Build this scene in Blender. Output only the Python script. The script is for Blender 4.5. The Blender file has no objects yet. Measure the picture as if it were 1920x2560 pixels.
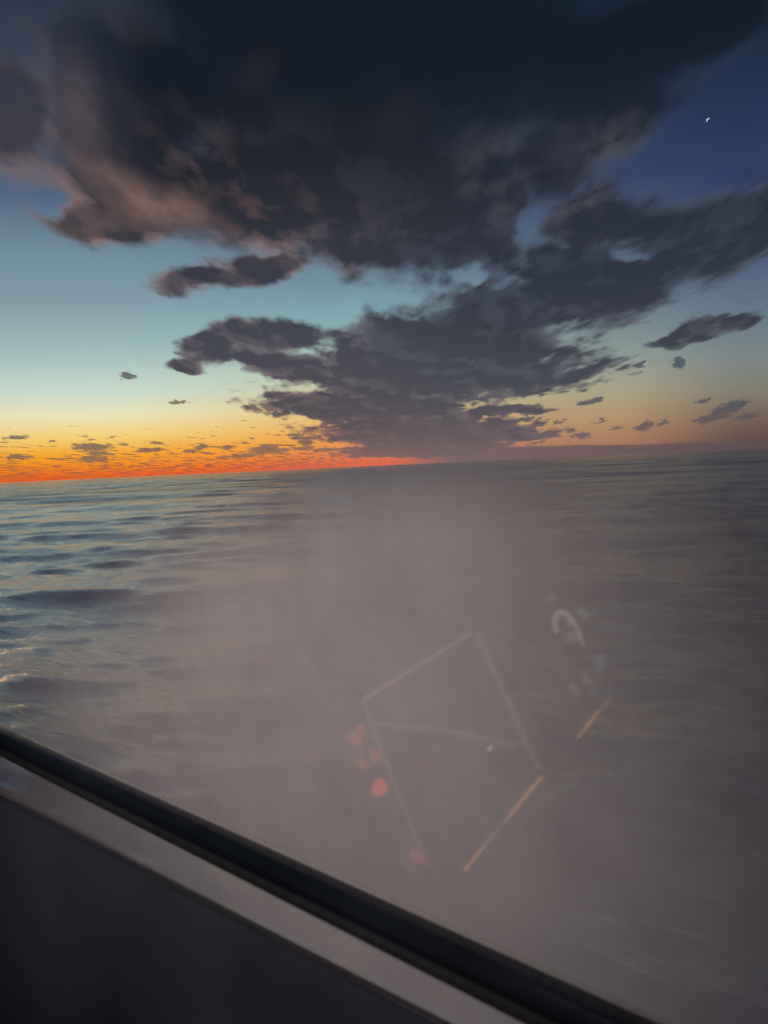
import bpy, bmesh, math, random
import numpy as np
from mathutils import Vector, Matrix
random.seed(4)
S = bpy.context.scene
COL = S.collection

# ------------------------------------------------------------------ camera
CZ = 3.2                                   # eye height above the sea
F = 1921.0                                 # focal length in photo pixels
PITCH, ROLL = math.radians(-3.467), math.radians(2.594)
fw = Vector((0, math.cos(PITCH), math.sin(PITCH)))
r0 = Vector((1, 0, 0)); u0 = r0.cross(fw)
rt = math.cos(ROLL)*r0 - math.sin(ROLL)*u0
up = math.cos(ROLL)*u0 + math.sin(ROLL)*r0
EYE = Vector((0, 0, CZ))
cam = bpy.data.cameras.new('camera'); co = bpy.data.objects.new('camera', cam); COL.objects.link(co)
m = Matrix((rt, up, -fw)).transposed().to_4x4(); m.translation = EYE
co.matrix_world = m
cam.sensor_fit = 'VERTICAL'; cam.sensor_height = 32.0; cam.lens = 32.0*F/2560
cam.clip_start = 0.02; cam.clip_end = 60000
cam.dof.use_dof = True; cam.dof.focus_distance = 60; cam.dof.aperture_fstop = cam.lens/3.0
S.camera = co

def ray(x, y):
    return (fw*F + rt*(x-960) - up*(y-1280)).normalized()
def dirXZ(x, y):                            # photo direction -> azimuth, slope
    v = ray(x, y); return math.atan2(v.x, v.y), v.z/math.hypot(v.x, v.y)
AZ = math.radians(-49.6)
HD = Vector((math.sin(AZ), math.cos(AZ), 0)); LT = Vector((math.cos(AZ), -math.sin(AZ), 0))
def P(s, L, z): return EYE + HD*s + LT*L + Vector((0, 0, z))
def lin(c):
    return tuple((v/255/12.92 if v/255 <= .04045 else ((v/255+.055)/1.055)**2.4) for v in c)

# ------------------------------------------------------------------ node helper
class G:
    def __init__(s, tree): s.t = tree; s.n = tree.nodes; s.l = tree.links
    def new(s, typ, **k):
        n = s.n.new(typ)
        for a, b in k.items(): setattr(n, a, b)
        return n
    def put(s, sock, v):
        if isinstance(v, bpy.types.NodeSocket): s.l.new(v, sock)
        elif isinstance(v, (tuple, list)) and sock.type == 'RGBA': sock.default_value = tuple(v)[:3]+(1,)
        else: sock.default_value = v
    def m(s, op, a, b=None, c=None, clamp=False):
        n = s.new('ShaderNodeMath', operation=op, use_clamp=clamp); s.put(n.inputs[0], a)
        if b is not None: s.put(n.inputs[1], b)
        if c is not None: s.put(n.inputs[2], c)
        return n.outputs[0]
    def v(s, op, a, b=None):
        n = s.new('ShaderNodeVectorMath', operation=op); s.put(n.inputs[0], a)
        if b is not None: s.put(n.inputs[1], b)
        return n.outputs['Value'] if op in ('LENGTH', 'DOT_PRODUCT') else n.outputs[0]
    def xyz(s, a, b, c=0.0):
        n = s.new('ShaderNodeCombineXYZ'); s.put(n.inputs[0], a); s.put(n.inputs[1], b); s.put(n.inputs[2], c); return n.outputs[0]
    def mapr(s, x, a, b, c=0.0, d=1.0, smooth=True):
        n = s.new('ShaderNodeMapRange', interpolation_type='SMOOTHSTEP' if smooth else 'LINEAR')
        for i, q in enumerate((x, a, b, c, d)): s.put(n.inputs[i], q)
        return n.outputs[0]
    def noise(s, vec, scale, detail=5.0, rough=.5, dist=0.0):
        n = s.new('ShaderNodeTexNoise'); s.put(n.inputs['Vector'], vec); n.inputs['Scale'].default_value = scale
        n.inputs['Detail'].default_value = detail; n.inputs['Roughness'].default_value = rough; n.inputs['Distortion'].default_value = dist
        return n.outputs['Fac']
    def mix(s, f, a, b, mode='MIX'):
        n = s.new('ShaderNodeMix', data_type='RGBA', blend_type=mode); s.put(n.inputs[0], f); s.put(n.inputs[6], a); s.put(n.inputs[7], b); return n.outputs[2]
    def ramp(s, f, stops, interp='LINEAR'):
        n = s.new('ShaderNodeValToRGB'); cr = n.color_ramp; cr.interpolation = interp
        stops = sorted(stops, key=lambda q: q[0])
        while len(cr.elements) < len(stops): cr.elements.new(.5)
        for e, (p, c) in zip(cr.elements, stops): e.position = p
        for e, (p, c) in zip(cr.elements, stops): e.color = tuple(c)[:3]+(1,)
        s.put(n.inputs[0], f); return n.outputs[0]
    def blob(s, vec, cx, cy, rx, ry, ang=0.0):   # normalised distance to an ellipse
        n = s.new('ShaderNodeMapping', vector_type='TEXTURE'); s.put(n.inputs[0], vec)
        n.inputs[1].default_value = (cx, cy, 0); n.inputs[2].default_value = (0, 0, ang); n.inputs[3].default_value = (rx, ry, 1)
        return s.v('LENGTH', n.outputs[0])

# ------------------------------------------------------------------ world: dusk sky with clouds
W = bpy.data.worlds.new('World'); S.world = W; W.use_nodes = True
W.node_tree.nodes.clear(); g = G(W.node_tree)
tc = g.new('ShaderNodeTexCoord').outputs['Generated']
sep = g.new('ShaderNodeSeparateXYZ'); g.put(sep.inputs[0], tc)
dx, dy, dz = sep.outputs
X = g.m('ARCTAN2', dx, dy)
Z = g.m('DIVIDE', dz, g.m('MAXIMUM', g.m('SQRT', g.m('ADD', g.m('MULTIPLY', dx, dx), g.m('MULTIPLY', dy, dy))), .02))
Zc = g.m('MAXIMUM', Z, 0.0)
def col(x, pts):
    out = []
    for y, c in pts:
        out.append((min(1, max(0, dirXZ(x, y)[1]/.9)), lin(c)))
    return out
zf = g.m('DIVIDE', Zc, .9)
cL = g.ramp(zf, col(60, [(0,(36,56,80)),(300,(66,86,112)),(480,(82,108,136)),(640,(122,152,170)),(760,(138,167,178)),(880,(168,200,200)),(980,(208,230,216)),(1040,(246,240,200)),(1095,(255,220,128)),(1140,(255,176,48)),(1175,(255,140,24)),(1200,(255,104,16))]))
cM = g.ramp(zf, col(900, [(0,(34,50,78)),(400,(62,80,112)),(600,(98,128,150)),(700,(118,148,166)),(820,(142,182,188)),(940,(196,210,184)),(1020,(232,206,140)),(1080,(248,178,92)),(1120,(252,150,70)),(1160,(255,100,40))]))
cR = g.ramp(zf, col(1500, [(0,(30,44,70)),(300,(44,60,92)),(450,(54,72,108)),(640,(88,108,134)),(780,(116,138,148)),(900,(150,164,156)),(980,(180,172,142)),(1060,(200,160,118)),(1110,(196,138,104)),(1140,(186,122,96))]))
cQ = g.ramp(zf, col(1900, [(0,(24,38,60)),(300,(40,58,90)),(450,(50,68,106)),(640,(82,100,132)),(780,(106,124,142)),(900,(130,140,140)),(980,(140,132,118)),(1060,(128,104,94)),(1118,(98,80,82))]))
xL, xM, xR, xQ = (dirXZ(q, 1000)[0] for q in (200, 900, 1500, 1900))
sky = g.mix(g.mapr(X, xL, xM), cL, cM)
sky = g.mix(g.mapr(X, xM, xR), sky, cR)
sky = g.mix(g.mapr(X, xR, xQ), sky, cQ)
# behind the viewer: plain deep dusk
back = g.ramp(zf, [(0, lin((70,70,86))), (.15, lin((56,64,86))), (.5, lin((40,54,80))), (1, lin((26,38,60)))])
sky = g.mix(g.mapr(g.m('ABSOLUTE', X), .95, 1.9), sky, back)
ns = g.new('ShaderNodeTexSky', sky_type='NISHITA', sun_disc=False, sun_elevation=math.radians(.5), sun_rotation=math.radians(-24))
sky = g.mix(.004, sky, ns.outputs[0], 'ADD')

# clouds ------------------------------------------------------------
Pz = g.m('DIVIDE', 1.0, g.m('ADD', Zc, .16))
Px = g.m('MULTIPLY', X, Pz)
PV = g.xyz(Px, g.m('MULTIPLY', Pz, .55))
wob = g.new('ShaderNodeTexNoise'); g.put(wob.inputs['Vector'], PV); wob.inputs['Scale'].default_value = 2.6; wob.inputs['Detail'].default_value = 5; wob.inputs['Roughness'].default_value = .58
wv = g.v('SUBTRACT', wob.outputs['Color'], (.5, .5, .5))
wn = g.new('ShaderNodeVectorMath', operation='MULTIPLY_ADD')
g.put(wn.inputs[0], wv); wn.inputs[1].default_value = (.17, .085, 0); g.put(wn.inputs[2], g.xyz(X, Z))
wn_soft = wn.outputs[0]
wf = g.mapr(Zc, .0, .35, .25, 1.0)
wsc = g.new('ShaderNodeVectorMath', operation='SCALE'); g.put(wsc.inputs[0], wv); g.put(wsc.inputs[3], wf)
w2 = g.new('ShaderNodeVectorMath', operation='MULTIPLY_ADD'); g.put(w2.inputs[0], wsc.outputs[0]); w2.inputs[1].default_value = (.12, .10, 0); g.put(w2.inputs[2], g.xyz(X, Z))
XZ = w2.outputs[0]
q = 1920/1659
BIG = [(800,110,720,330,0),(320,210,230,230,10),(470,420,230,100,22),(210,150,125,210,0),(250,385,170,80,18),(1260,150,270,190,-10),(900,800,260,80,0),(1190,325,130,95,0),(1020,740,200,80,-8),(780,330,500,220,8),(950,500,200,120,0),(640,420,310,130,12),(860,510,200,110,8),(260,330,190,95,24),(255,455,185,52,6),(10,230,120,130,0),
       (1080,440,95,170,-20),(1450,50,330,120,-14),(1340,230,170,110,-14),(1285,470,110,110,30),(1200,560,90,60,-20),(150,120,60,130,5),
       (1300,605,250,105,-22),(1530,495,250,125,-14),(1110,670,210,85,-14),(1660,440,90,90,0),(900,740,190,62,-4),
       (960,815,340,62,-4),(450,595,112,30,-6),(570,568,100,32,-10),(565,720,130,42,6),(455,735,72,42,-32),(395,790,48,22,0),
       (620,785,150,34,14),(800,880,255,42,2),(920,935,270,38,0),(870,972,150,20,0),(1090,820,190,34,-8),(1230,808,110,13,-14),(1080,884,110,11,-4),
       (1520,712,70,26,-20),(1595,690,55,22,-24),(1440,742,50,13,-8),(1100,750,120,40,-10),(1210,765,40,16,-25)]
SMALL = [(1575,882,44,13,-24),(1538,903,42,8,-10),(1612,900,26,7,-14),(1520,908,12,10,0),(1392,920,21,10,-24),(1432,913,16,6,-38),(1268,869,22,5,-8),(1290,864,14,5,-10),
         (1184,936,18,5,-10),(1208,912,14,4,-25),(1258,941,18,8,0),(1232,930,12,4,-5),(1330,925,14,4,-12),(1170,946,8,3,0),(1300,908,9,4,-35),(1282,915,6,3,-10),(1136,906,20,5,-6),
         (1108,920,8,3,-10),(1074,931,20,4,-20),(1520,866,16,4,-18),(1467,785,14,16,-40),(1382,787,12,6,-30),(1200,942,14,4,0),(278,812,17,6,0),(386,869,20,4,-3),
         (200,966,42,9,0),(215,980,30,5,0),(205,992,34,7,0),(325,972,30,6,-6),(36,946,26,5,-4),(40,988,32,6,-3),(570,967,34,6,-6),(640,940,22,5,0),(585,975,50,6,-4),(655,968,26,5,-4),(432,967,13,5,-8),(490,967,14,5,-4),(410,975,16,4,0),
         (113,952,9,3,0),(240,945,10,3,0),(145,990,8,3,-10),(705,972,30,5,0),(520,985,40,4,-3)]
def group(vec, lst, k, n_amp_src=None):
    acc = None
    for (cx, cy, rx, ry, a) in lst:
        x0, z0 = dirXZ(cx*q, cy*q); xa, za = dirXZ(cx*q+60, cy*q)
        tilt = math.atan2(za-z0, xa-x0)
        sc = math.hypot(xa-x0, za-z0)/60*q
        d = g.blob(vec, x0, z0, rx*sc, ry*sc, -math.radians(a)+tilt)
        acc = d if acc is None else g.m('SMOOTH_MIN', acc, d, k)
    return acc
dB = group(XZ, BIG, .22)
n1 = g.noise(PV, 4.6, 6.0, .56, .2)
n2 = g.noise(g.v('ADD', PV, (7.3, 2.1, 0)), 17.0, 6.0, .60, .2)
dB0 = dB
dB = g.m('ADD', dB, g.m('MULTIPLY', g.m('SUBTRACT', n1, .5), g.mapr(Zc, .1, .45, .85, .38)))
vo = g.new('ShaderNodeTexVoronoi', feature='SMOOTH_F1'); g.put(vo.inputs['Vector'], g.v('ADD', PV, g.v('MULTIPLY', wv, (.12,.12,0)))); vo.inputs['Scale'].default_value = 9; vo.inputs['Detail'].default_value = 2; vo.inputs['Roughness'].default_value = .5; vo.inputs['Smoothness'].default_value = .5
vd = g.m('SUBTRACT', vo.outputs['Distance'], g.mapr(Zc, .08, .35, .92, .72))
dB = g.m('ADD', dB, g.m('MULTIPLY', vd, g.mapr(Zc, .1, .45, .42, .30)))
dB = g.m('ADD', dB, g.m('MULTIPLY', g.m('SUBTRACT', n2, .5), g.mapr(Zc, .1, .45, .42, .14)))
GAP = [(1150,480,30,45,20),(1010,600,30,16,-10),(1345,545,34,12,-30),(1490,350,90,60,-20),(1500,270,80,70,0),(1600,250,90,120,0),(95,410,40,24,20),(60,560,70,40,0)]
dG = group(XZ, GAP, .1)
dB = g.m('ADD', dB, g.mapr(dG, 1.9, .1, 0, .7))
soft = g.mapr(Zc, .03, .45, .13, .46)
aB = g.mapr(dB, g.m('ADD', 1.0, soft), g.m('SUBTRACT', 1.0, soft))
dw = g.mapr(Zc, .2, .45, .5, .85)
deep = g.mapr(g.m('ADD', g.m('MULTIPLY', dB, g.m('SUBTRACT', 1.0, dw)), g.m('MULTIPLY', dB0, dw)), 1.04, .50)
# directional light on the cloud: relief towards the afterglow, low on the left
nA = g.noise(g.v('ADD', PV, (-.04, .06, 0)), 4.6, 4.0, .54, .2)
nC = g.noise(g.v('ADD', PV, (7.285, 2.125, 0)), 17.0, 3.0, .55, .2)
rel = g.mapr(g.m('ADD', g.m('SUBTRACT', n1, nA), g.m('MULTIPLY', g.m('SUBTRACT', n2, nC), .2)), -.15, .15)
core = g.ramp(zf, col(700, [(0,(19,28,40)),(200,(22,30,42)),(400,(34,38,48)),(560,(48,51,61)),(700,(60,63,75)),(850,(71,73,84)),(960,(80,80,88)),(1060,(92,84,90)),(1130,(112,92,92)),(1165,(150,96,82))]))
coreR = g.ramp(zf, col(1500, [(0,(18,28,40)),(200,(24,34,48)),(400,(38,44,58)),(560,(46,52,66)),(700,(52,58,72)),(850,(64,68,80)),(960,(74,78,88)),(1100,(98,86,92))]))
core = g.mix(g.mapr(X, dirXZ(800,800)[0], dirXZ(1400,800)[0]), core, coreR)
coreL = g.ramp(zf, col(60, [(0,(46,54,72)),(250,(62,64,78)),(420,(70,68,78)),(560,(84,76,80)),(700,(90,86,92))]))
core = g.mix(g.mapr(X, dirXZ(420,300)[0], dirXZ(60,300)[0]), core, coreL)
lit = g.ramp(zf, col(300, [(0,(70,66,76)),(200,(84,78,86)),(400,(128,104,100)),(500,(142,110,102)),(600,(138,108,106)),(740,(118,110,116)),(900,(122,116,120)),(1050,(136,108,104)),(1150,(170,104,84))]))
litR = g.ramp(zf, col(1500, [(0,(34,48,62)),(250,(54,66,80)),(450,(70,75,90)),(600,(74,82,98)),(760,(84,92,106)),(900,(104,106,114)),(1080,(120,104,106))]))
Xs = g.m('ADD', X, g.m('MULTIPLY', g.m('MAXIMUM', g.m('SUBTRACT', Zc, .3), 0.0), .75))
lit = g.mix(g.mapr(Xs, dirXZ(600,600)[0], dirXZ(1100,600)[0]), lit, litR)
shade = g.m('MULTIPLY', g.m('SUBTRACT', 1.0, deep), g.m('ADD', .45, g.m('MULTIPLY', rel, .75)), clamp=True)
shade = g.m('ADD', shade, g.m('MULTIPLY', g.m('SUBTRACT', rel, .5), g.mapr(Zc, .25, .5, .60, .10)), clamp=True)
# the warm underside of the big cloud, and pale or pink patches
def patch(x, y, rx, ry, a, lo=1.25, hi=.0):
    return g.mapr(group(XZ, [(x, y, rx, ry, a)], .1), lo, hi)
warm = g.m('MAXIMUM', patch(340,430,260,55,30), g.m('MULTIPLY', patch(170,210,80,190,0), .7))
shade = g.m('MAXIMUM', shade, g.m('MULTIPLY', warm, g.m('ADD', .45, g.m('MULTIPLY', rel, .5))))
cc = g.mix(shade, core, lit)
pale = g.m('MAXIMUM', patch(1060,390,80,110,-25,1.5), patch(1330,300,110,80,-20,1.5))
pale = g.m('MAXIMUM', pale, patch(740,500,150,50,5))
pale = g.m('MAXIMUM', pale, patch(1280,430,80,100,0,1.5))
cc = g.mix(g.m('MULTIPLY', pale, g.m('MULTIPLY', rel, .7)), cc, lin((86,84,96)))
sky = g.mix(aB, sky, cc)
# small torn clouds
ws = g.new('ShaderNodeVectorMath', operation='MULTIPLY_ADD')
fine = g.new('ShaderNodeTexNoise'); g.put(fine.inputs['Vector'], PV); fine.inputs['Scale'].default_value = 30; fine.inputs['Detail'].default_value = 4; fine.inputs['Roughness'].default_value = .6
g.put(ws.inputs[0], g.v('SUBTRACT', fine.outputs['Color'], (.5,.5,.5))); ws.inputs[1].default_value = (.030, .012, 0); g.put(ws.inputs[2], g.xyz(X, Z))
dS = group(ws.outputs[0], SMALL, .12)
dS = g.m('ADD', dS, g.m('MULTIPLY', g.m('SUBTRACT', n2, .5), 1.3))
aS = g.mapr(dS, 1.25, .75, 0, .92)
scol = g.ramp(zf, col(300, [(900,(92,98,106)),(1050,(132,118,98)),(1110,(128,112,96)),(1150,(150,112,88)),(1180,(190,100,66))]))
scolR = g.ramp(zf, col(1500, [(700,(74,88,106)),(900,(80,92,104)),(1030,(92,92,98)),(1110,(122,104,104))]))
scol = g.mix(g.mapr(X, dirXZ(900,1000)[0], dirXZ(1300,1000)[0]), scol, scolR)
sky = g.mix(aS, sky, scol)
# rows of far cumulus along the afterglow
H = g.m('DIVIDE', 1.0, g.m('ADD', Zc, .012))
HV = g.xyz(g.m('MULTIPLY', X, g.m('MULTIPLY', g.m('POWER', H, .72), 6.0)), g.m('MULTIPLY', g.m('LOGARITHM', g.m('ADD', Zc, .006), 2.718), 10.5))
h1 = g.noise(HV, .95, 4.0, .62, .1)
band = g.m('MULTIPLY', g.mapr(Zc, .085, .03), g.mapr(X, dirXZ(1180,1150)[0], dirXZ(760,1150)[0]))
thr = g.m('SUBTRACT', .71, g.m('MULTIPLY', band, g.m('ADD', .135, g.m('MULTIPLY', g.mapr(Zc, .035, .004), .085))))
aH = g.m('MULTIPLY', g.mapr(h1, thr, g.m('ADD', thr, .03)), g.mapr(band, .02, .25))
hcol = g.ramp(zf, col(300, [(1050,(134,118,96)),(1110,(132,108,84)),(1150,(146,102,80)),(1180,(170,92,72)),(1196,(205,86,56))]))
sky = g.mix(g.m('MULTIPLY', aH, .85), sky, hcol)
# low purple bank on the horizon at the right
bt = g.m('ADD', g.mapr(X, dirXZ(1000,1130)[0], dirXZ(1900,1110)[0], .0225, .0075, False), g.m('MULTIPLY', g.m('SUBTRACT', g.noise(g.xyz(g.m('MULTIPLY', X, 9.0), 0.3), 1.5, 6, .6), .5), .008))
bank = g.m('MULTIPLY', g.mapr(g.m('SUBTRACT', bt, Z), -.0012, .0022), g.mapr(X, dirXZ(960,1150)[0], dirXZ(1140,1150)[0]))
sky = g.mix(g.m('MULTIPLY', bank, .92), sky, lin((112,92,98)))
moon = g.m('MINIMUM', group(g.xyz(X, Z), [(1527.0,260,.9,3.2,-8),(1529.5,257,3.4,1.0,-28)], .02), 9.0)
sky = g.mix(g.mapr(moon, 1.5, .8), sky, lin((225,232,255)))
bg = g.new('ShaderNodeBackground'); g.put(bg.inputs[0], sky); bg.inputs[1].default_value = 1.0
wo = g.new('ShaderNodeOutputWorld'); g.l.new(bg.outputs[0], wo.inputs[0])
W.cycles.sampling_method = 'MANUAL'; W.cycles.sample_map_resolution = 512

# last glow of the sun, low on the left
sl = bpy.data.lights.new('sun', 'SUN'); so = bpy.data.objects.new('sun', sl); COL.objects.link(so)
sl.energy = .35; sl.angle = math.radians(8); sl.color = (1, .55, .28)
sdir = Vector((math.sin(math.radians(-34)), math.cos(math.radians(-34)), math.tan(math.radians(3)))).normalized()
so.rotation_euler = sdir.to_track_quat('Z', 'Y').to_euler()

S.view_settings.view_transform = 'Standard'; S.view_settings.look = 'None'
S.view_settings.exposure = 0; S.view_settings.gamma = 1
S.cycles.max_bounces = 10; S.cycles.transparent_max_bounces = 12; S.cycles.glossy_bounces = 4; S.cycles.diffuse_bounces = 3
S.cycles.caustics_reflective = False; S.cycles.caustics_refractive = False
S.cycles.sample_clamp_indirect = 4
S.cycles.use_adaptive_sampling = True; S.cycles.adaptive_threshold = .03; S.cycles.adaptive_min_samples = 16

# ------------------------------------------------------------------ materials
def mat(name, color=(.2,.2,.2), rough=.5, metal=0.0, spec=.5, bump=0.0, bscale=60.0, var=0.0, emit=None, es=0.0, coat=0.0):
    M = bpy.data.materials.new(name); M.use_nodes = True; k = G(M.node_tree)
    b = M.node_tree.nodes['Principled BSDF']
    t = k.new('ShaderNodeTexCoord').outputs['Object']
    nz = k.noise(t, bscale, 5, .6)
    nb = k.noise(t, bscale*.12, 4, .55)
    c = k.mix(k.mapr(nb, .35, .65), tuple(v*(1-var) for v in color), tuple(v*(1+var) for v in color))
    k.put(b.inputs['Base Color'], c)
    b.inputs['Metallic'].default_value = metal; b.inputs['Specular IOR Level'].default_value = spec
    k.put(b.inputs['Roughness'], k.mapr(nb, .3, .7, max(0, rough-.08), rough+.08))
    b.inputs['Coat Weight'].default_value = coat
    if bump:
        bn = k.new('ShaderNodeBump'); bn.inputs['Strength'].default_value = bump; bn.inputs['Distance'].default_value = .004
        k.put(bn.inputs['Height'], nz); k.l.new(bn.outputs[0], b.inputs['Normal'])
    if emit:
        b.inputs['Emission Color'].default_value = tuple(emit)+(1,); b.inputs['Emission Strength'].default_value = es
    return M
M_rail = mat('dark_varnish', (.007,.010,.015), .22, spec=.45, bump=.12, bscale=30, var=.35)
M_rubber = mat('rubber_gasket', (.010,.011,.011), .75, spec=.2, bump=.1, bscale=30, var=.3)
M_post = mat('worn_steel', (.16,.16,.17), .35, metal=.8, var=.2)
M_bulw = mat('navy_paint', (.021,.027,.040), .6, spec=.35, bump=.15, bscale=14, var=.45)
M_cap = mat('cap_metal', (.022,.021,.022), .4, metal=.0, var=.2)
M_deck = mat('deck_paint', (.03,.035,.045), .7, var=.3)
M_cab = mat('cabin_lining', (.015,.013,.013), .9, var=.25)
M_dark = mat('black_plastic', (.02,.02,.02), .45, var=.2)
M_hull = mat('hull_paint', (.02,.03,.05), .4, var=.2)
M_red = mat('red_lens', (.3,.02,.01), .4, emit=(1,.12,.07), es=3.2)
M_red2 = mat('dim_red_lens', (.3,.02,.01), .4, emit=(1,.16,.13), es=1.5)
M_red3 = mat('faint_red_lens', (.3,.02,.01), .4, emit=(1,.2,.18), es=1.3)
M_dimkey = mat('dim_key', (.4,.4,.4), .5, emit=(.9,1,.95), es=.5)
M_highlight = mat('rail_highlight', (.24,.22,.21), .6)
M_amber = mat('amber_strip', (.3,.15,.05), .5, emit=(1,.42,.16), es=2.4)
M_faint = mat('faint_strip', (.3,.28,.25), .5, emit=(1,.8,.6), es=.7)
M_faint2 = mat('faint_cool_strip', (.3,.28,.28), .5, emit=(.9,.88,1), es=.42)
M_rim = mat('rim_glow', (.4,.38,.33), .5, emit=(1,.92,.75), es=1.5)
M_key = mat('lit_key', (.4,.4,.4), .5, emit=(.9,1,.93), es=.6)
M_spark = mat('pilot_light', (.5,.5,.5), .5, emit=(1,1,1), es=2)
M_scr = mat('dark_screen', (.02,.02,.025), .2, var=.1)

def tag(o, label=None, cat=None, group=None, kind=None):
    for k, v in (('label', label), ('category', cat), ('group', group), ('kind', kind)):
        if v: o[k] = v
    return o
def empty(name, loc):
    o = bpy.data.objects.new(name, None); COL.objects.link(o); o.location = loc; o.empty_display_size = .1; return o
bpy.context.view_layer.update()
def obj(name, bm, M, parent=None, smooth=True):
    me = bpy.data.meshes.new(name); bmesh.ops.recalc_face_normals(bm, faces=bm.faces); bm.to_mesh(me); bm.free()
    me.materials.append(M)
    if smooth:
        for p in me.polygons: p.use_smooth = True
    o = bpy.data.objects.new(name, me); COL.objects.link(o)
    if parent:
        o.parent = parent
        base = parent.location.copy()
        if parent.parent: base += parent.parent.location
        me.transform(Matrix.Translation(-base))
    return o
def extrude_profile(a, b, prof, bm=None):
    """prof: list of (L offset, z offset) swept from point a to point b"""
    bm = bm or bmesh.new(); n = 24
    d = (b-a); side = Vector((d.y, -d.x, 0)).normalized(); side = side if side.dot(LT) > 0 else -side
    rings = []
    for i in range(n+1):
        c = a.lerp(b, i/n); rings.append([bm.verts.new(c + side*p[0] + Vector((0,0,p[1]))) for p in prof])
    k = len(prof)
    for i in range(n):
        for j in range(k): bm.faces.new((rings[i][j], rings[i][(j+1)%k], rings[i+1][(j+1)%k], rings[i+1][j]))
    bm.faces.new(rings[0]); bm.faces.new(rings[-1][::-1]); return bm
def box(a0, a1, b0, b1, c0, c1, bm=None):      # box in boat axes (s, L, z)
    bm = bm or bmesh.new()
    v = [bm.verts.new(P(s, L, z)) for s in (a0, a1) for L in (b0, b1) for z in (c0, c1)]
    for f in ((0,1,3,2),(4,6,7,5),(0,4,5,1),(2,3,7,6),(0,2,6,4),(1,5,7,3)): bm.faces.new([v[i] for i in f])
    return bm
def onz(x, y, z):                              # photo point on the level z below the eye
    r = ray(x, y); return EYE + r*(z/r.z)

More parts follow.
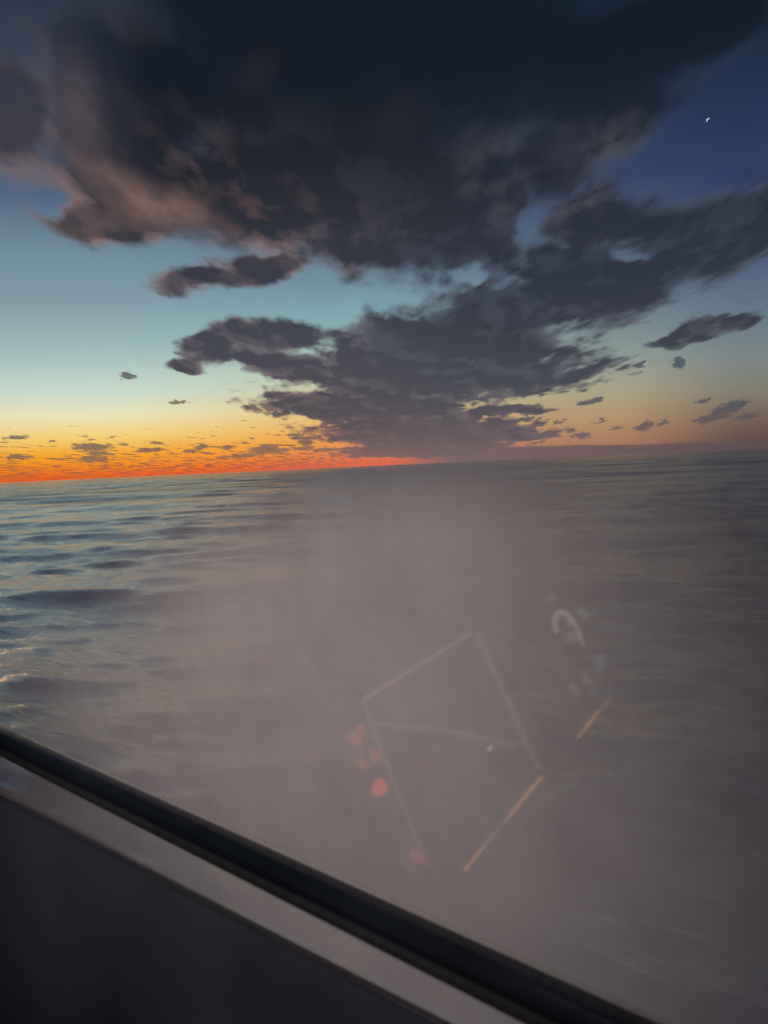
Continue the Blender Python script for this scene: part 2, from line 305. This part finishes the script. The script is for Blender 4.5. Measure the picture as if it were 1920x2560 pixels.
# ------------------------------------------------------------------ sea
def sea():
    rings = [0.0] + list(np.geomspace(1.2, 900, 860)) + list(np.geomspace(910, 30000, 60))
    fr = np.radians(np.linspace(-50, 50, 760)); bk = np.radians(np.linspace(50, 310, 70))[1:-1]
    az = np.concatenate([fr, bk]); na = len(az)
    R = np.array(rings[1:])[:, None]; A = az[None, :]
    x = R*np.sin(A); y = R*np.cos(A); z = np.zeros_like(x)
    dR = np.gradient(np.array(rings[1:]))[:, None]
    rng = np.random.default_rng(11)
    hdx, hdy = HD.x, HD.y
    def wave(lam, amp, th, ph, sharp=1.0):
        k = 2*math.pi/lam; kx, ky = k*math.sin(th), k*math.cos(th)
        p = kx*x + ky*y + ph
        # wander of the crest lines
        p = p + 1.1*np.sin((x*math.cos(th)-y*math.sin(th))*k*.13+ph*2.1) + .6*np.sin((x*math.cos(th)-y*math.sin(th))*k*.31+ph)
        fade = np.clip((lam/(3.0*dR)) - 1, 0, 1)
        s = (np.sin(p)+1)/2
        return amp*fade*(2*s**sharp-1)
    z += wave(11, .11, math.radians(8), 1.0, 1.6)
    z += wave(8.0, .030, math.radians(-14), 2.6, 1.6)
    fz = np.clip((R-50)/120, 0, 1)
    z += fz*wave(19, .16, math.radians(3), .4, 1.8) + fz*wave(31, .22, math.radians(-6), 2.0, 1.8)
    z += wave(5.2, .014, math.radians(20), 4.0, 1.7)
    for i in range(60):
        lam = math.exp(rng.uniform(math.log(.45), math.log(4.2)))
        th = math.radians(6 + 30*max(0, 1-lam/2.5)) + rng.normal(0, .30)
        z += wave(lam, .0037*lam**.95, th, rng.uniform(0, 6.28), 2.2)
    verts = np.stack([x, y, z], -1).reshape(-1, 3)
    nr = len(rings)-1
    i = np.arange(nr-1)[:, None]; j = np.arange(na)[None, :]; j2 = (j+1) % na
    faces = np.stack([i*na+j, i*na+j2, (i+1)*na+j2, (i+1)*na+j], -1).reshape(-1, 4)
    me = bpy.data.meshes.new('sea'); me.vertices.add(len(verts)); me.vertices.foreach_set('co', verts.astype(np.float32).ravel())
    me.loops.add(faces.size); me.loops.foreach_set('vertex_index', faces.astype(np.int32).ravel())
    me.polygons.add(len(faces)); me.polygons.foreach_set('loop_start', np.arange(0, faces.size, 4, dtype=np.int32))
    me.polygons.foreach_set('loop_total', np.full(len(faces), 4, dtype=np.int32))
    me.polygons.foreach_set('use_smooth', np.ones(len(faces), bool))
    me.update(calc_edges=True); me.validate()
    o = bpy.data.objects.new('sea', me); COL.objects.link(o); tag(o, kind='structure')
    M = bpy.data.materials.new('sea_water'); M.use_nodes = True; k = G(M.node_tree); b = M.node_tree.nodes['Principled BSDF']
    t = k.new('ShaderNodeTexCoord').outputs['Object']
    mp = k.new('ShaderNodeMapping'); k.put(mp.inputs[0], t); mp.inputs[2].default_value = (0, 0, -math.atan2(HD.y, HD.x)); 
    st = k.v('MULTIPLY', mp.outputs[0], (.38, 1, 1))
    far = k.mapr(k.v('LENGTH', t), 40, 260)
    b1 = k.noise(k.v('MULTIPLY', t, (.45,1,1)), .30, 6, .68, .3); b2 = k.noise(k.v('MULTIPLY', t, (.22,1,1)), .035, 5, .62, .2)
    a1 = k.noise(st, 1.6, 5, .60, .2); a2 = k.noise(st, 7.0, 4, .6, .2)
    a3 = k.noise(k.v('MULTIPLY', mp.outputs[0], (.10,1,1)), 6.0, 6, .68, .3); a1 = k.m('ADD', a1, k.m('MULTIPLY', a3, k.mapr(far, 0.0, .5, 1.7, 0.15)))
    hgt = k.m('ADD', k.m('MULTIPLY', b1, k.m('MULTIPLY', far, k.mapr(b2, .38, .62, 20.0, 70.0))), k.m('ADD', k.m('MULTIPLY', a1, 1.0), k.m('MULTIPLY', a2, .6)))
    bn = k.new('ShaderNodeBump'); bn.inputs['Strength'].default_value = .9; bn.inputs['Distance'].default_value = .034
    k.put(bn.inputs['Height'], hgt); k.l.new(bn.outputs[0], b.inputs['Normal'])
    b.inputs['Base Color'].default_value = (.030, .036, .036, 1); b.inputs['Roughness'].default_value = .10; b.inputs['IOR'].default_value = 10.0
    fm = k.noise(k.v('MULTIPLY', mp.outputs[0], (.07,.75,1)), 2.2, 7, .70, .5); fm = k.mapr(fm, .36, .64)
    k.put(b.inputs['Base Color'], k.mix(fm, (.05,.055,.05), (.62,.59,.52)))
    me.materials.append(M)
sea()

# ------------------------------------------------------------------ profiles
def oval(cx, cz, rx, rz, n=28, ex=2.0):
    out = []
    for i in range(n):
        a = 2*math.pi*i/n; c, s_ = math.cos(a), math.sin(a)
        out.append((cx + rx*math.copysign(abs(c)**(2/ex), c), cz + rz*math.copysign(abs(s_)**(2/ex), s_)))
    return out

# ------------------------------------------------------------------ boat body and cabin (the setting)
PL = .40
tag(obj('hull', box(-3, 6, -3.0, .458, -3.6, -1.74), M_hull, smooth=False), kind='structure')
tag(obj('cabin_floor', box(-2.2, 3.7, -2.5, .41, -1.72, -1.65), M_cab, smooth=False), kind='structure')
tag(obj('cabin_ceiling', box(-2.35, 3.85, -2.65, .47, 1.25, 1.32), M_cab, smooth=False), kind='structure')
tag(obj('cabin_back_wall', box(-2.28, 3.78, -2.58, -2.5, -1.72, 1.25), M_cab, smooth=False), kind='structure')
tag(obj('cabin_fore_wall', box(3.7, 3.78, -2.5, .46, -1.72, 1.25), M_cab, smooth=False), kind='structure')
tag(obj('cabin_aft_wall', box(-2.28, -2.2, -2.5, .46, -1.72, 1.25), M_cab, smooth=False), kind='structure')
W0, W1, V0, V1 = -.75, 2.0, -.46, .78
bm = box(-2.2, W0, .41, .46, -1.72, 1.25); box(W1, 3.7, .41, .46, -1.72, 1.25, bm); box(W0, W1, .41, .46, -1.72, V0, bm); box(W0, W1, .41, .46, V1, 1.25, bm)
tag(obj('cabin_side_wall', bm, M_cab, smooth=False), kind='structure')

# window: frame, glass pane and a film painting the pale light veil, plus smudges
t = tag(empty('cabin_window', P((W0+W1)/2, PL, V0)), 'wide clear cabin window with a painted pale veil of light over the lower right glass', 'window')
fr = .03; bm = box(W0+.002, W0+fr, .38, .45, V0+.002, V1-.002); box(W1-fr, W1-.002, .38, .45, V0+.002, V1-.002, bm)
box(W0+fr, W1-fr, .38, .45, V0+.002, V0+fr, bm); box(W0+fr, W1-fr, .38, .45, V1-fr, V1-.002, bm)
obj('frame', bm, M_dark, t, smooth=False)
G0 = bpy.data.materials.new('window_glass'); G0.use_nodes = True; k = G(G0.node_tree); k.n.clear()
tr = k.new('ShaderNodeBsdfTransparent'); tr.inputs[0].default_value = (.97,.98,.98,1)
gl = k.new('ShaderNodeBsdfGlossy'); gl.inputs['Roughness'].default_value = .035
lw = k.new('ShaderNodeFresnel'); lw.inputs[0].default_value = 1.45
mx = k.new('ShaderNodeMixShader'); k.put(mx.inputs[0], k.m('ADD', k.m('MULTIPLY', lw.outputs[0], .6), .05)); k.l.new(tr.outputs[0], mx.inputs[1]); k.l.new(gl.outputs[0], mx.inputs[2])
ou = k.new('ShaderNodeOutputMaterial'); k.l.new(mx.outputs[0], ou.inputs[0])
bm = bmesh.new(); vs = [bm.verts.new(P(s, PL, z)) for s, z in ((W0+fr,V0+fr),(W1-fr,V0+fr),(W1-fr,V1-fr),(W0+fr,V1-fr))]; bm.faces.new(vs)
pane = obj('glass_pane', bm, G0, t, smooth=False)
def onpane(x, y):
    r = ray(x, y); p = r*(PL/r.dot(LT)); return p.dot(HD), p.z
G1 = bpy.data.materials.new('painted_veil'); G1.use_nodes = True; k = G(G1.node_tree); k.n.clear()
ge = k.new('ShaderNodeNewGeometry').outputs['Position']; rel_ = k.v('SUBTRACT', ge, tuple(EYE))
pv = k.xyz(k.v('DOT_PRODUCT', rel_, tuple(HD)), k.m('SUBTRACT', k.v('DOT_PRODUCT', ge, (0,0,1)), CZ))
def film_blob(x, y, rx, ry, a, lo, hi):
    cx, cy = onpane(x, y); ex, ey = onpane(x-rx, y); fx, fy = onpane(x, y+ry)
    n = k.blob(pv, cx, cy, abs(ex-cx), abs(fy-cy), a); return k.mapr(n, lo, hi)
fn = k.m('ADD', k.m('MULTIPLY', k.noise(pv, 5.0, 5, .55, .3), .6), k.m('MULTIPLY', k.noise(k.v('MULTIPLY', pv, (1.0,.8,1)), 22.0, 5, .65, .5), .4))
f1 = film_blob(1560, 1950, 1380, 950, 0, 1.03, .58)
f1 = k.m('MAXIMUM', f1, film_blob(620, 2200, 560, 420, 0, 1.7, .8))
f4 = film_blob(1900, 1800, 750, 700, 0, 1.2, .2)
f2 = film_blob(300, 1560, 700, 420, 0, 1.3, .1)
fo = k.m('SUBTRACT', k.m('ADD', k.m('MULTIPLY', f1, .70), k.m('MULTIPLY', f2, .10)), k.m('MULTIPLY', f4, .05))  # film density shaped to paint the veil of light over the sea
for sx, sy, sr, sw in ((640,165,75,.055),(990,290,85,.045),(385,520,70,.06),(700,330,60,.03),(1350,330,90,.03)):
    fo = k.m('ADD', fo, k.m('MULTIPLY', film_blob(sx, sy, sr, sr, 0, 1.1, .3), sw))
fo = k.m('MULTIPLY', fo, k.mapr(fn, .30, .70, .85, 1.12), clamp=True)
fo = k.m('ADD', k.m('MULTIPLY', fo, .98), .012)
tl_ = k.new('ShaderNodeBsdfTranslucent'); tl_.inputs[0].default_value = (.86,.75,.72,1)
df_ = k.new('ShaderNodeBsdfDiffuse'); df_.inputs[0].default_value = (.86,.75,.72,1)
tl = k.new('ShaderNodeMixShader'); tl.inputs[0].default_value = .5; k.l.new(tl_.outputs[0], tl.inputs[1]); k.l.new(df_.outputs[0], tl.inputs[2])
t2 = k.new('ShaderNodeBsdfTransparent')
mx = k.new('ShaderNodeMixShader'); k.put(mx.inputs[0], fo); k.l.new(t2.outputs[0], mx.inputs[1]); k.l.new(tl.outputs[0], mx.inputs[2])
ou = k.new('ShaderNodeOutputMaterial'); k.l.new(mx.outputs[0], ou.inputs[0])
bm = bmesh.new(); vs = [bm.verts.new(P(s, PL+.003, z)) for s, z in ((W0+fr,V0+fr),(W1-fr,V0+fr),(W1-fr,V1-fr),(W0+fr,V1-fr))]; bm.faces.new(vs)
film = obj('veil_film', bm, G1, pane, smooth=False)

# the frame rail across the lower window, just inside the glass, and the sill below it
K = .383; q_ = K/.345
ra, rb = onz(0, 1823, -.77*K), onz(1619, 2560, -.77*K)
d = (ra-rb).normalized()
for ss, pt in ((1.0, ra), (-1.0, rb)): pass
ra2 = rb + d*((W1-.03) - (rb-EYE).dot(HD))/d.dot(HD); rb2 = rb - d*((rb-EYE).dot(HD) - (W0+.03))/d.dot(HD)
bar = empty('cross_rail', rb2); bar.parent = t; bar.location = rb2 - t.location
obj('rail_cap', extrude_profile(ra2, rb2, oval(0, -.0104, .0100, .0104, ex=2.4)), M_rail, bar)
obj('edge_highlight', extrude_profile(ra2, rb2, oval(.0060, -.0003, .0016, .0009, n=12)), M_highlight, bar)  # pale strip added to paint the sky highlight along the rail top
obj('rail_gasket', extrude_profile(ra2, rb2, oval(.001, -.0258, .0080, .0068)), M_rubber, bar)
obj('rail_web', extrude_profile(ra2, rb2, [(-.005,-.017),(.007,-.017),(.007,-.024),(-.005,-.024)]), M_dark, bar, smooth=False)
K2 = .385
ba, bb = onz(0, 1981, -.96*K2), onz(1134, 2560, -.96*K2)
d = (ba-bb).normalized()
ba2 = bb + d*(1.97 - (bb-EYE).dot(HD))/d.dot(HD); bb2 = bb - d*((bb-EYE).dot(HD) + .72)/d.dot(HD)
t = tag(empty('lining_panel', bb2), 'dark navy lining panel with a thin edge trim below the window rail', 'wall panel')
obj('panel_face', extrude_profile(ba2, bb2, [(.0,-.003),(-.012,-.003),(-.045,-1.22),(.0,-1.22)]), M_bulw, t, smooth=False)
obj('edge_trim', extrude_profile(ba2, bb2, oval(-.002, -.0018, .0026, .0012, n=14)), M_cap, t)

# ------------------------------------------------------------------ helm inside the cabin, seen mirrored in the glass
LV = 2.2                                        # lateral distance of the mirror image
def helm(x, y, dl=0.0):                         # real place of what is mirrored at photo point x, y
    L = LV + dl; r = ray(x, y); p = r*(L/r.dot(LT)); return P(p.dot(HD), 2*PL - L, p.z)
NW = LT                                         # console face looks at the window
def strip(pts, w, bm=None, th=.012, dl=0.0):
    bm = bm or bmesh.new()
    for (a, b) in zip(pts[:-1], pts[1:]):
        A, B = helm(*a, dl), helm(*b, dl); d = (B-A).normalized(); n = d.cross(NW).normalized()
        v = [bm.verts.new(c + n*sg*w/2 + NW*h) for c in (A, B) for sg in (-1, 1) for h in (0, th)]
        for f in ((0,1,3,2),(4,6,7,5),(0,4,5,1),(2,3,7,6),(0,2,6,4),(1,5,7,3)): bm.faces.new([v[i] for i in f])
    return bm
def pad(x, y, w, h, ang, dl=0.0, th=.015, jit=0.0):       # rounded key, lens or lamp
    bm = bmesh.new(); c = helm(x, y, dl); a = math.radians(ang); rg = random.Random(int(x*7+y))
    ph = [rg.uniform(0, 6.28) for _ in range(3)]
    jr = [1 + jit*(math.sin(2*math.pi*i/20*2+ph[0]) + .7*math.sin(2*math.pi*i/20*3+ph[1]) + .4*math.sin(2*math.pi*i/20*5+ph[2])) for i in range(20)]
    ux = HD*math.cos(a) + Vector((0,0,1))*math.sin(a); uy = NW.cross(ux)
    ring = [[bm.verts.new(c + ux*p[0]*sc*j_ + uy*p[1]*sc*j_ + NW*hh) for p, j_ in zip(oval(0, 0, w/2, h/2, 20, 2.4), jr)] for sc, hh in ((1,0),(1,th*.7),(.85,th))]
    for r_ in range(2):
        for i in range(20): bm.faces.new((ring[r_][i], ring[r_][(i+1)%20], ring[r_+1][(i+1)%20], ring[r_+1][i]))
    bm.faces.new(ring[2]); bm.faces.new(ring[0][::-1]); return bm
cs = helm(1230, 1900).dot(HD) - EYE.dot(HD)
rl = 2*PL - LV                                  # real lateral place of the console face
t = tag(empty('helm_console', P(1.4, rl-.3, -1.65)), 'dark helm console mirrored in the glass with a lit outlined panel', 'console')
obj('console_body', box(.3, 2.6, rl-.55, rl-.03, -1.648, -.30), M_dark, t, smooth=False)
scr = obj('chart_screen', strip([(1050,1665),(1050,1665.5)], .01), M_scr, t, smooth=False)
bm = bmesh.new(); vs = [bm.verts.new(helm(*p_) - NW*.006) for p_ in ((1195,1575),(908,1750),(1090,2200),(1165,2172),(1358,1940))]; fc = bm.faces.new(vs)
ex = bmesh.ops.extrude_face_region(bm, geom=[fc]); bmesh.ops.translate(bm, verts=[v for v in ex['geom'] if isinstance(v, bmesh.types.BMVert)], vec=-NW*.015)
bpy.data.objects.remove(scr); scr = obj('chart_screen', bm, M_scr, t, smooth=False)
obj('edge_light', strip([(1180,1582),(908,1750)], .012), M_faint, scr, smooth=False)
obj('edge_light', strip([(1195,1585),(1262,1730),(1352,1925)], .018), M_faint2, scr, smooth=False)
obj('edge_light', strip([(908,1750),(985,1950),(1030,2060),(1090,2200)], .010), M_faint2, scr, smooth=False)
obj('edge_light', strip([(1355,1942),(1274,2040)], .009), M_amber, scr, smooth=False)
obj('edge_light', strip([(1212,2115),(1165,2172)], .009), M_amber, scr, smooth=False)
obj('edge_light', strip([(925,1806),(1120,1825),(1290,1862)], .014), M_faint2, scr, smooth=False)
obj('edge_light', strip([(1274,2040),(1212,2115)], .014), M_faint2, scr, smooth=False)
obj('pilot_light', pad(1228, 1868, .013, .020, 40), M_spark, t)
obj('pilot_light', pad(1034, 1950, .010, .030, 50), M_key, t)
obj('trim_light', strip([(1528,1742),(1500,1778)], .010), M_faint, t, smooth=False)
obj('trim_light', strip([(1505,1770),(1445,1845)], .008), M_amber, t, smooth=False)
def tube(pts, rad, dl=0.0):
    P_ = [helm(*p, dl) + NW*.02 for p in pts]; bm = bmesh.new(); rs = []
    for k_, c_ in enumerate(P_):
        d_ = (P_[min(k_+1, len(P_)-1)] - P_[max(k_-1, 0)]).normalized(); n_ = d_.cross(NW).normalized(); r_ = rad[k_] if isinstance(rad, list) else rad
        rs.append([bm.verts.new(c_ + n_*r_*math.cos(b) + NW*r_*math.sin(b)) for b in np.linspace(0, 2*math.pi, 10, endpoint=False)])
    for u_, v_ in zip(rs[:-1], rs[1:]):
        for k_ in range(10): bm.faces.new((u_[k_], u_[(k_+1)%10], v_[(k_+1)%10], v_[k_]))
    bm.faces.new(rs[0][::-1]); bm.faces.new(rs[-1]); return bm
for a, b, w in (((1368,1490),(1390,1480),.006),((1378,1500),(1398,1487),.007),((1462,1545),(1482,1529),.008)):
    obj('switch_key', tube([a, ((a[0]+b[0])/2,(a[1]+b[1])/2), b], [w*.6, w, w*.6]), M_key, t)
for x, y, w, h, a in ((1456,1530,.028,.034,10),(1437,1722,.022,.046,-20),(1503,1656,.034,.050,15),(1462,1686,.020,.026,0),(1470,1702,.026,.024,-10),(1484,1733,.018,.022,0)):
    obj('switch_key', pad(x, y, w, h, a, jit=.09), M_dimkey if y != 1722 else M_key, t)
# hand wheel seen edge on; emission stands in for light on it
w_ = empty('steering_wheel', helm(1430, 1570)); w_.parent = t; w_.location = helm(1430, 1570) - t.location
def wpart(name, bm, M):
    o = obj(name, bm, M); o.parent = w_; o.data.transform(Matrix.Translation(-(w_.location + t.location)))
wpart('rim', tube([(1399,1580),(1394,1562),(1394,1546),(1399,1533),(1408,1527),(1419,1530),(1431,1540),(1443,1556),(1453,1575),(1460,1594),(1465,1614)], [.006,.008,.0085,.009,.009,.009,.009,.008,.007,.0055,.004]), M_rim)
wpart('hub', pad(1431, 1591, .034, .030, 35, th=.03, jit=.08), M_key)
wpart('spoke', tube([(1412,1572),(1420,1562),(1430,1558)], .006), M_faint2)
for x, y, w, h, a, M_ in ((905,1824,.036,.040,20,M_red2),(889,1846,.060,.040,35,M_red3),(940,1888,.060,.034,45,M_red2),(911,1909,.056,.036,20,M_red3),
                          (951,1968,.058,.066,30,M_red),(1046,2140,.064,.060,60,M_red3),(1028,2176,.040,.062,50,M_red2)):
    obj('warning_lamp', pad(x, y, w, h, a, -.12, jit=.10), M_, t)

# unseen lamp added behind the viewer to brighten the veil film
lp = P(.05, -1.2, .96)
t = tag(empty('added_fill_lamp', lp), 'small round lamp added behind the viewer to brighten the window veil', 'lamp')
bm = bmesh.new(); bmesh.ops.create_uvsphere(bm, u_segments=20, v_segments=12, radius=.03, matrix=Matrix.Translation(lp)); obj('bulb', bm, mat('fill_lamp_glass', (.8,.75,.7), .5, emit=(1,.88,.85), es=2), t)
bm = bmesh.new(); bmesh.ops.create_cone(bm, segments=20, cap_ends=True, radius1=.02, radius2=.035, depth=.25, matrix=Matrix.Translation(lp+Vector((0,0,.155)))); obj('stem', bm, M_dark, t)
pl = bpy.data.lights.new('fill_light', 'SPOT'); pl.energy = 132; pl.shadow_soft_size = .05; pl.color = (1,.89,.86)
pl.spot_size = math.radians(31); pl.spot_blend = 1.0
po = bpy.data.objects.new('fill_light', pl); COL.objects.link(po); po.location = lp + LT*.06
aim = P(*((lambda sz: (sz[0], PL, sz[1]))(onpane(500, 1760))))
po.rotation_euler = (po.location - aim).to_track_quat('Z', 'Y').to_euler()
